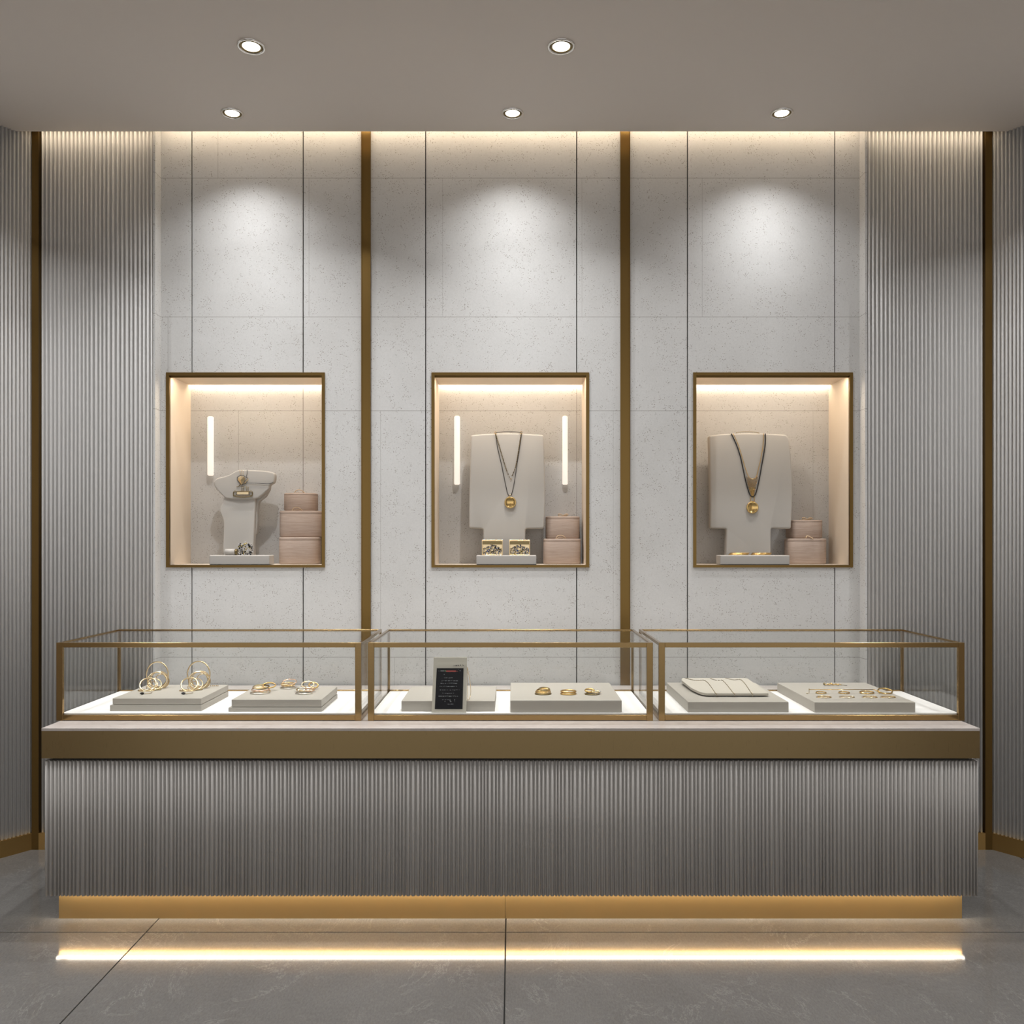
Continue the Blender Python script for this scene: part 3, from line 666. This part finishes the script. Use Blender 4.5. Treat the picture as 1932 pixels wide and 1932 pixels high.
T2 = tray(436.7, 606.5, 1320, 1342.7, 1295.4, 'stepped off-white tray with three bracelet heaps, right side of left case', (431, 1335))
T3 = tray(757.3, 933.6, 1322.5, 1342.4, 1295.2, 'plain off-white tray behind the black sign card')
T4 = tray(962.8, 1173.2, 1321, 1344.5, 1288, 'off-white tray with three gold ring sets in the middle case', rnd=.004)
T5 = tray(1298, 1488, 1324.3, 1344, 1280, 'off-white tray carrying the linen chain pad')
T6 = tray(1537, 1727, 1325, 1344.5, 1280, 'off-white tray with gold rod and four ring pairs, far right')
def on(x, y, zt, dz=0):
    Y = DEPTH(y, zt); return (PX(x, Y), Y, zt + dz)

# fans of standing hoops on the first tray
def hoops(dx, who, sc=1.0):
    G = 'gold hoops of the %s fan' % who
    spec = [(779, 1297, 190, 'largest upright gold hoop at the back of the %s fan', 86, -14, .0026), (812, 1298.5, 128, 'second gold hoop, narrow, of the %s fan', 70, 30, .0021),
            (775, 1300, 135, 'middle leaning gold hoop of the %s fan', 62, 24, .0026), (735, 1300.5, 98, 'small leaning gold hoop inside the %s fan', 50, 30, .0018),
            (850, 1298, 105, 'thin rear right gold hoop of the %s fan', 74, 40, .0018), (700, 1301, 84, 'thin dark wire hoop inside the %s fan', 40, -16, .0014),
            (637, 1303, 116, 'front low leaning gold hoop of the %s fan', 48, 12, .0026)]
    for x, y, rp, lab, tilt, rz, r in spec:
        c = on(200 + (x + dx) / 8.05, y, T1); R_ = rp * sc / 8.05 * c[1] / F
        bangle('gold_hoop', 'bangle', c, R_, R_, r, M['pale_gold'], lab % who, G, RZ(rz) @ RX(tilt))
    for x, y, rx, lab in ((610, 1303.5, 118, 'flat gold bangle lying before the %s fan'), (760, 1302, 70, 'thin dark gold bangle lying beside the %s fan')):
        c = on(200 + (x + dx) / 8.05, y, T1); R_ = rx / 8.05 * c[1] / F
        bangle('gold_bangle', 'bangle', c, R_, R_ * .55, .0022, M['pale_gold'] if rx > 100 else M['antique'], lab % who, G)
    c = on(200 + (548 + dx) / 8.05, 1310.5, T1); t_ = thing('stone_ring', 'ring with black stone lying in front of the %s hoop fan' % who, 'ring', c, 'black stone rings on the first tray')
    bm = bmesh.new(); ball(bm, (c[0], c[1], c[2] + .006), .0095, 1, (1.3, .9, .62)); obj('stone', bm, M['black_gem'], t_)
    bm = bmesh.new(); tube(bm, catmull([(c[0] + .012, c[1], c[2] + .004), (c[0] + .028, c[1] + .012, c[2] + .004), (c[0] + .034, c[1] + .03, c[2] + .004)], 5), .0016, seg=6); obj('shank', bm, M['antique'], t_)
hoops(0, 'left'); hoops(628, 'right', 1.02)
c = on(405, 1295.2, T1)
bm = bmesh.new()
for k in range(5): ball(bm, (c[0] - .02 + k * .009, c[1] + (k % 2) * .004, c[2] + .0035), .0035, 1)
tag(obj('gold_beads', bm, M['pale_gold']), 'short string of pale gold beads at the back corner of the first tray', 'beads')

# heaps of bracelets: (tray, crop origin, scale)
def heap(zt, ox, oy, s, rows, grp):
    for x, y, rx, lift, tl, rz, r, mk, lab, stone in rows:
        c = on(ox + x / s, oy + y / s, zt, lift); R_ = rx / s * c[1] / F
        bangle('bracelet', 'bracelet', c, R_, R_ * .75, r, M[mk], lab, grp, RZ(rz) @ RX(tl), stone)
heap(T2, 420, 1260, 8.4, [
    (595, 405, 145, 0, 0, 8, .0030, 'silver', 'pale silver bracelet at the bottom of the left heap, second tray', None),
    (600, 380, 138, .007, 5, -6, .0026, 'rose_gold', 'rose gold bracelet, second layer of the left heap, second tray', [(200, .004), (240, .005), (275, .004), (310, .004)]),
    (610, 370, 120, .013, 10, 12, .0030, 'antique', 'dark gold bracelet tilted on the left heap, second tray', None),
    (670, 392, 90, .003, 6, -18, .0022, 'pale_gold', 'thin pale gold bracelet inside the left heap, second tray', [(300, .004), (340, .0045)]),
    (560, 380, 70, .016, 12, 30, .0020, 'pale_gold', 'small pale gold ring on the top left of the left heap', None),
    (740, 360, 95, .014, 24, 20, .0028, 'gold', 'gold bracelet leaning right off the left heap, second tray', [(20, .004)])], 'bracelets of the left heap on the second tray')
heap(T2, 420, 1260, 8.4, [
    (1040, 325, 118, 0, 0, 0, .0030, 'silver', 'pale silver bracelet at the bottom of the back heap, second tray', None),
    (1035, 305, 105, .007, 10, 10, .0024, 'gold', 'gold bracelet on top of the back heap, second tray', [(200, .004), (250, .004)]),
    (990, 312, 62, .012, 14, 20, .0026, 'pale_gold', 'small pale gold ring on the left of the back heap', None),
    (1060, 300, 112, .014, 20, -6, .0016, 'rose_gold', 'thin rose gold wire bracelet above the back heap', None)], 'bracelets of the back heap on the second tray')
heap(T2, 420, 1260, 8.4, [
    (1290, 408, 130, 0, 0, -5, .0030, 'silver', 'pale silver bracelet at the bottom of the right heap, second tray', None),
    (1300, 380, 125, .007, 5, 10, .0028, 'pale_gold', 'pale gold bracelet, second layer of the right heap, second tray', [(230, .005), (270, .005), (300, .004)]),
    (1350, 360, 95, .014, 35, 10, .0022, 'pale_gold', 'pale gold hoop leaning over the right heap, second tray', None),
    (1245, 372, 78, .014, 10, -25, .0024, 'silver', 'small silver ring on the left of the right heap, second tray', [(250, .005)]),
    (1380, 385, 80, .006, 12, 25, .0026, 'rose_gold', 'rose gold bracelet in the middle of the right heap, second tray', None),
    (1440, 340, 75, .006, 40, 35, .0028, 'gold', 'small gold bracelet leaning right off the right heap', [(30, .005), (60, .004)])], 'bracelets of the right heap on the second tray')
heap(T4, 950, 1260, 8.05, [
    (600, 400, 118, 0, 0, 4, .0028, 'antique', 'dark gold bracelet at the bottom of the left stack, middle tray', None),
    (600, 394, 110, .005, 4, -8, .0028, 'gold', 'gold bracelet, second of the left stack, middle tray', [(320, .004), (340, .004)]),
    (606, 388, 98, .009, 8, 6, .0026, 'gold', 'gold bracelet near the top of the left stack, middle tray', None),
    (618, 382, 80, .013, 12, 12, .0024, 'antique', 'small gold bracelet crowning the left stack, middle tray', None)], 'bracelets stacked at the left of the middle tray')
heap(T4, 950, 1260, 8.05, [
    (985, 402, 112, 0, 0, 0, .0032, 'gold', 'lower wide gold bangle alone in the middle of its tray', None),
    (985, 392, 112, .007, 3, 0, .0030, 'gold', 'upper wide gold bangle alone in the middle of its tray', None)], 'paired bangles in the middle of the middle tray')
heap(T4, 950, 1260, 8.05, [
    (1345, 404, 105, 0, 0, 0, .0028, 'antique', 'dark gold bracelet at the bottom of the right set, middle tray', [(300, .004), (330, .004)]),
    (1310, 388, 68, .006, 16, 10, .0034, 'gold', 'thick small gold ring leaning left on the right set, middle tray', None),
    (1400, 395, 70, .006, 5, -20, .0028, 'pale_gold', 'pale gold bracelet lying at the right of the right set', [(40, .004), (350, .005), (10, .004)])], 'bracelets at the right of the middle tray')
names = ('first', 'second', 'third', 'fourth')
for k, (x, w) in enumerate(((660, 62), (950, 66), (1235, 84), (1465, 88))):
    G = 'ring pairs on the far right tray'; lean = 0 if k < 3 else 16
    c = on(1450 + x / 6.662, 1260 + 322 / 6.662, T6); R_ = w / 6.662 * c[1] / F
    bangle('gold_ring', 'ring', c, R_, R_ * .72, .0022 + .0005 * (k > 1), M['gold'], 'smooth gold ring at the back of the %s pair from the left, far right tray' % names[k], G, RZ(4) @ RX(6 + lean))
    c = on(1450 + (x + 35) / 6.662, 1260 + 372 / 6.662, T6); R_ = 92 / 6.662 * c[1] / F
    bangle('gold_ring', 'ring', c, R_, R_ * .62, .0018, M['gold'] if k != 1 else M['pale_gold'], 'beaded gold ring at the front of the %s pair from the left, far right tray' % names[k], G, None, [(a, .0030) for a in (185, 205, 225, 245, 265, 285, 305)])
# rod over the ring pairs
c0 = on(1450 + 505 / 6.662, 1260 + 325 / 6.662, T6); c1 = on(1450 + 1325 / 6.662, 1260 + 325 / 6.662, T6)
t_ = thing('ring_rod', 'thin gold rod raised on small stands behind the ring pairs', 'rod', ((c0[0] + c1[0]) / 2, c0[1], T6))
hz = PZ(1260 + 272 / 6.662, c0[1])
bm = bmesh.new(); tube(bm, [(c0[0], c0[1], hz), (c1[0], c0[1], hz)], .0018, seg=8); obj('bar', bm, M['gold'], t_)
bm = bmesh.new(); tube(bm, [(c0[0] + .002, c0[1], hz + .006), (c0[0] + .002, c0[1], T6 + .002), (c0[0] - .010, c0[1] - .006, T6 + .002)], .0014, seg=6); ball(bm, (c0[0] - .011, c0[1] - .007, T6 + .003), .003, 1); obj('stand', bm, M['antique'], t_)
bm = bmesh.new(); tube(bm, catmull([(c1[0], c0[1], hz), (c1[0] + .012, c0[1] - .005, hz - .006), (c1[0] + .024, c0[1] - .012, T6 + .0025)], 5), .0022, seg=6); obj('stand', bm, M['gold'], t_)
c = on(1450 + 820 / 6.662, 1260 + 225 / 6.662, T6)
t_ = thing('brooch', 'orange gold beaded leaf brooch at the back of the far right tray', 'brooch', c)
bm = bmesh.new()
for k in range(24): ball(bm, (c[0] - .045 + k * .0035 , c[1] + random.uniform(-.006, .006), c[2] + .005 + random.uniform(0, .008) * (1 - k / 30)), random.uniform(.003, .005), 1)
obj('beads', bm, M['gold'], t_)
bm = bmesh.new(); tube(bm, [(c[0] + .034, c[1], c[2] + .004), (c[0] + .066, c[1] - .004, c[2] + .002)], .0013, seg=6); obj('pin', bm, M['antique'], t_)
bm = bmesh.new(); ball(bm, (c[0] - .048, c[1], c[2] + .009), .007, 1); obj('dark_stone', bm, M['antique'], t_)

# linen pad with three chains on tray 5
Yf = DEPTH(1315, T5); Yb = 4.375
a, b = PX(1329, Yf), PX(1451, Yf)
foot = [(a + .012, Yf), (b, Yf), (b + .004, Yb - .03), (b + .004, Yb - .006), (b - .06, Yb), (PX(1287, Yb), Yb), (PX(1285, Yb - .05), Yb - .06), (a - .035, Yf + .13), (a - .012, Yf + .025)]
foot = [(x, y) for x, y in foot]
bm = bmesh.new(); pad_t = .011
def padz(y): return T5 + .006 + (y - Yf) / (Yb - Yf) * .010
lo = [bm.verts.new((x, y, padz(y))) for x, y in smooth_outline(foot, .015, 3)]; hi = [bm.verts.new((v.co.x, v.co.y, v.co.z + pad_t)) for v in lo]; n = len(lo)
bm.faces.new(lo); bm.faces.new(hi)
for k in range(n): bm.faces.new((lo[k], lo[(k + 1) % n], hi[(k + 1) % n], hi[k]))
bmesh.ops.recalc_face_normals(bm, faces=bm.faces[:])
bmesh.ops.bevel(bm, geom=[e for e in bm.edges if abs(e.verts[0].co.z - e.verts[1].co.z) < .004], offset=.0025, segments=2, affect='EDGES', clamp_overlap=True)
t_ = thing('chain_pad', 'flat linen pad with clipped corners draped with three fine chains', 'display pad', ((a + b) / 2, (Yf + Yb) / 2, T5))
obj('pad', bm, M['pad'], t_)
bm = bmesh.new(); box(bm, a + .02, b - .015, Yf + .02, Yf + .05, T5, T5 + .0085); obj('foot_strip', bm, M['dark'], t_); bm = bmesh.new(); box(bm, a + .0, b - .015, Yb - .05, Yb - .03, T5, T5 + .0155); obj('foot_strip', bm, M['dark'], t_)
for k, (xf, xm, ym, xt, yt) in enumerate(((1351.5, 1332, 1286.5, 1292, 1280), (1385.5, 1365, 1286.5, 1340, 1281), (1419.5, 1400, 1285.5, 1368, 1280))):
    pt = lambda x, y: (lambda Y: (PX(x, Y), Y, padz(Y) + pad_t + .0012))(min(Yb - .006, DEPTH(y, T5 + .022)))
    P = [(PX(xf, Yf), Yf - .0015, T5 + .004), (PX(xf, Yf), Yf - .0015, padz(Yf) + pad_t), pt(xf - 1, 1307), pt(xm, ym), pt((xm + xt) / 2, ym - 1), pt(xt, yt + 1)]
    bm = bmesh.new(); chain(bm, catmull(P, 6), .005, .0011)
    ball(bm, (PX(xf, Yf), Yf - .002, T5 + .004), .0024, 1)
    tag(obj('fine_chain', bm, M['antique']), '%s of the three fine chains draped over the linen pad' % ('leftmost', 'middle one', 'rightmost')[k], 'chain', 'fine chains on the linen pad')

# ------------------------------------------------------------------ sign card
Ys = 3.846; tilt = math.atan2(.030, .245)
t_ = thing('sign_stand', 'leaning cream sign stand with black panel of tiny pale writing', 'sign', (PX(847, Ys), Ys, FLZ))
def sp_(x, y, off):  # pixel-measured spot on the leaning card (crop scale 8.78) -> point on its face, off metres in front
    py = 1220 + y / 8.78; h = (1343.7 - py) / F * 3.865; Yc = Ys + h * math.tan(tilt); return (PX(740 + x / 8.78, Yc), Yc - off, FLZ + .001 + h)
def card(bm, quad, f, bk_, mi=0):
    A = [bm.verts.new(sp_(x, y, f)) for x, y in quad]; B = [bm.verts.new(sp_(x, y, bk_)) for x, y in quad]
    for q in (A, B[::-1]): bm.faces.new(q).material_index = mi
    for k in range(len(quad)): bm.faces.new((A[k], B[k], B[(k + 1) % len(quad)], A[(k + 1) % len(quad)])).material_index = mi
    bmesh.ops.recalc_face_normals(bm, faces=bm.faces[:])
bm = bmesh.new(); card(bm, [(652, 1082), (1225, 1086), (1232, 900), (1238, 190), (688, 190), (664, 800)], 0, -.007); obj('card', bm, M['sign'], t_)
bm = bmesh.new(); card(bm, [(705, 1030), (1165, 1030), (1182, 366), (738, 366)], .0012, -.001); obj('black_panel', bm, M['screen'], t_)
bm = bmesh.new()
def dash(x, y, w, h, mi): card(bm, [(x, y + h), (x + w, y + h), (x + w, y), (x, y)], .0018, .0011, mi)
dash(800, 402, 62, 16, 0); dash(868, 400, 24, 20, 2); dash(892, 402, 165, 24, 1); dash(1062, 412, 28, 8, 1); dash(770, 408, 8, 8, 0); dash(1118, 400, 14, 14, 0); dash(1098, 385, 6, 6, 0); dash(856, 462, 12, 12, 0)
rows = [(520, 860, 1005), (566, 820, 1085), (608, 800, 1070), (658, 785, 1075), (716, 790, 1112), (770, 830, 1018), (816, 768, 1106), (875, 828, 960), (945, 920, 1012)]
rr = random.Random(3)
for y, a, b in rows:
    x = a
    while x < b:
        w = rr.choice((8, 12, 20, 34)); dash(x, y + rr.uniform(-2, 2), min(w, b - x + 4), rr.choice((5, 8, 10)), 0); x += w + rr.choice((5, 9, 18))
dash(868, 900, 12, 12, 0); dash(952, 885, 12, 10, 0); dash(956, 900, 24, 12, 0); dash(1030, 870, 10, 18, 0); dash(1034, 902, 6, 8, 0)
obj('writing', bm, [M['pale_text'], M['red_text'], M['green_text']], t_, label='tiny pale and red lines of writing')
bm = bmesh.new()
for q in ([(1000, 328), (1035, 330), (1045, 322), (1020, 325)], [(1045, 332), (1075, 332), (1066, 312), (1052, 318)], [(1082, 330), (1110, 328), (1100, 318), (1088, 308)], [(1120, 326), (1140, 322), (1138, 308), (1126, 310)], [(1160, 312), (1186, 332), (1182, 318), (1164, 306)]): card(bm, q, .0009, -.001)
obj('heading', bm, M['ink'], t_, label='small black squiggled heading')
bm = bmesh.new(); p0 = sp_(1240, 350, 0); p1 = sp_(1235, 880, 0)
pa = (PX(740 + 1300 / 8.78, 3.93), 3.93, T3 + .03); pb = (PX(740 + 1270 / 8.78, 3.90), 3.90, T3 + .0018)
tube(bm, catmull([p0, (pa[0] - .004, 3.90, T3 + .10), pa, pb, (p1[0], 3.885, T3 + .0018)], 6), .0014, seg=6)
tube(bm, [(p0[0], p0[1] + .004, p0[2]), (p0[0] + .001, 3.885, T3 + .03), (p1[0] + .001, 3.885, T3 + .0018)], .0010, seg=6)
obj('wire_prop', bm, M['pale_gold'], t_)

# ------------------------------------------------------------------ ceiling downlights
def lamp_nodes(L, pts):
    L.use_nodes = True; nt = L.node_tree; em = nt.nodes['Emission']
    tc = nt.nodes.new('ShaderNodeTexCoord'); sx = nt.nodes.new('ShaderNodeSeparateXYZ'); nt.links.new(tc.outputs['Normal'], sx.inputs[0])
    ab = nt.nodes.new('ShaderNodeMath'); ab.operation = 'ABSOLUTE'; nt.links.new(sx.outputs[2], ab.inputs[0])
    ac = nt.nodes.new('ShaderNodeMath'); ac.operation = 'ARCCOSINE'; nt.links.new(ab.outputs[0], ac.inputs[0])
    dv = nt.nodes.new('ShaderNodeMath'); dv.operation = 'DIVIDE'; nt.links.new(ac.outputs[0], dv.inputs[0]); dv.inputs[1].default_value = math.radians(60)
    fc = nt.nodes.new('ShaderNodeFloatCurve'); nt.links.new(dv.outputs[0], fc.inputs['Value']); c = fc.mapping.curves[0]
    c.points[0].location = (0, pts[0][1]); c.points[1].location = (1, 0)
    for a, v in pts[1:-1]: c.points.new(a / 60, v)
    for q in c.points: q.handle_type = 'VECTOR'
    fc.mapping.update(); nt.links.new(fc.outputs[0], em.inputs['Strength'])
FLOOD = [(0, .30), (15, .28), (25, .22), (35, .15), (45, .09), (52, .05), (57, .02), (60, 0)]
BEAM = [(0, .46), (7, .42), (10, .34), (13, .265), (16, .185), (19, .152), (24, .130), (30, .104), (36, .080), (41, .056), (46, .038), (50, .024), (54, .011), (57, .004), (60, 0)]
def make_lamp(R_, label):
    t_ = thing('downlight', label, 'downlight', (0, 0, CEIL), 'round recessed ceiling downlights')
    bm = bmesh.new(); lathe(bm, [(R_ * .80, .0), (R_ * .81, -.005), (R_ * .93, -.008), (R_, -.004), (R_ * 1.0, .0)], 0, 0, CEIL, 40, cap=False); obj('trim_ring', bm, M['chrome'], t_)
    bm = bmesh.new(); lathe(bm, [(R_ * .82, -.0055), (R_ * .79, -.001), (R_ * .64, -.001), (R_ * .64, -.004), (R_ * .67, -.004), (R_ * .70, -.002)], 0, 0, CEIL, 40, cap=False); obj('inner_ring', bm, M['antique'], t_)
    bm = bmesh.new(); lathe(bm, [(0, -.001), (R_ * .62, -.001), (R_ * .60, -.003), (0, -.004)], 0, 0, CEIL, 40); obj('lens', bm, M['lamp'], t_)
    return t_
LAMPS = [(438, 213, .0585, 'ceiling downlight over the left niche, nearest row to the wall'), (967, 213, .0585, 'ceiling downlight over the middle niche, nearest row to the wall'), (1475, 213, .0585, 'ceiling downlight over the right niche, nearest row to the wall'),
         (474, 87, .063, 'ceiling downlight in the outer row, on the left'), (1059, 87, .063, 'ceiling downlight in the outer row, right of the middle')]
protos = {}
def copy_tree(o, parent=None):
    c = o.copy(); C.objects.link(c); c.parent = parent
    for ch in [q for q in bpy.data.objects if q.parent == o]: copy_tree(ch, c)
    return c
SPOTS = [(sg * 2.75, 3.7, .063, 'added ceiling fill downlight in the %s corner near the splayed wall' % sd) for sg, sd in ((-1, 'left'), (1, 'right'))]  # unseen corner lamps, added to brighten the fluted panels and floor sides
SPOTS += [(PX(x, (CEIL - H) * F / (HY - y)), (CEIL - H) * F / (HY - y), R_, lab) for x, y, R_, lab in LAMPS]
for j, (yy, rw) in enumerate(((2.95, 'third'), (1.9, 'fourth'))):  # two unseen rows added to brighten lower walls, counter front and floor
    for k, xx in enumerate((-2.9, -.95, .95, 2.9)):
        SPOTS.append((xx, yy, .064, 'added ceiling fill downlight above the shop floor, %s row from the wall, %s' % (rw, ('far left', 'left of centre', 'right of centre', 'far right')[k])))
for X, Y, R_, lab in SPOTS:
    if R_ not in protos: protos[R_] = o = make_lamp(R_, lab)
    else: o = copy_tree(protos[R_]); o['label'] = lab
    o.location = (X, Y, CEIL)
    L = bpy.data.lights.new('downlight_beam', 'SPOT'); L.spot_size = math.radians(124); L.spot_blend = 0.05; L.shadow_soft_size = .035; L.color = (.985, .992, 1.0)
    L.energy = 385 if Y > 4.2 else 430 if abs(X) > 2 and Y > 3.5 else 560 if Y > 3.5 else 430 if abs(X) > 2 else 115; lamp_nodes(L, BEAM if Y > 4.2 else FLOOD)
    q = bpy.data.objects.new('downlight_beam', L); C.objects.link(q); q.location = (X, Y, CEIL - .015)

# ------------------------------------------------------------------ daylight from the open shopfront behind the viewer
w = bpy.data.worlds.new('World'); bpy.context.scene.world = w; w.use_nodes = True
w.node_tree.nodes['Background'].inputs[0].default_value = (1.0, .985, .97, 1); w.node_tree.nodes['Background'].inputs[1].default_value = 1.10

cam = bpy.data.cameras.new('camera'); co = bpy.data.objects.new('camera', cam); C.objects.link(co)
co.location = (0, 0, H); co.rotation_euler = (math.pi / 2, 0, 0); cam.sensor_width = 36; cam.lens = F / 1932 * 36; cam.shift_y = (HY - 966) / 1932; cam.clip_start = .05
sc = bpy.context.scene; sc.camera = co
sc.view_settings.view_transform = 'Standard'; sc.view_settings.look = 'None'; sc.view_settings.gamma = 1; sc.view_settings.exposure = 0
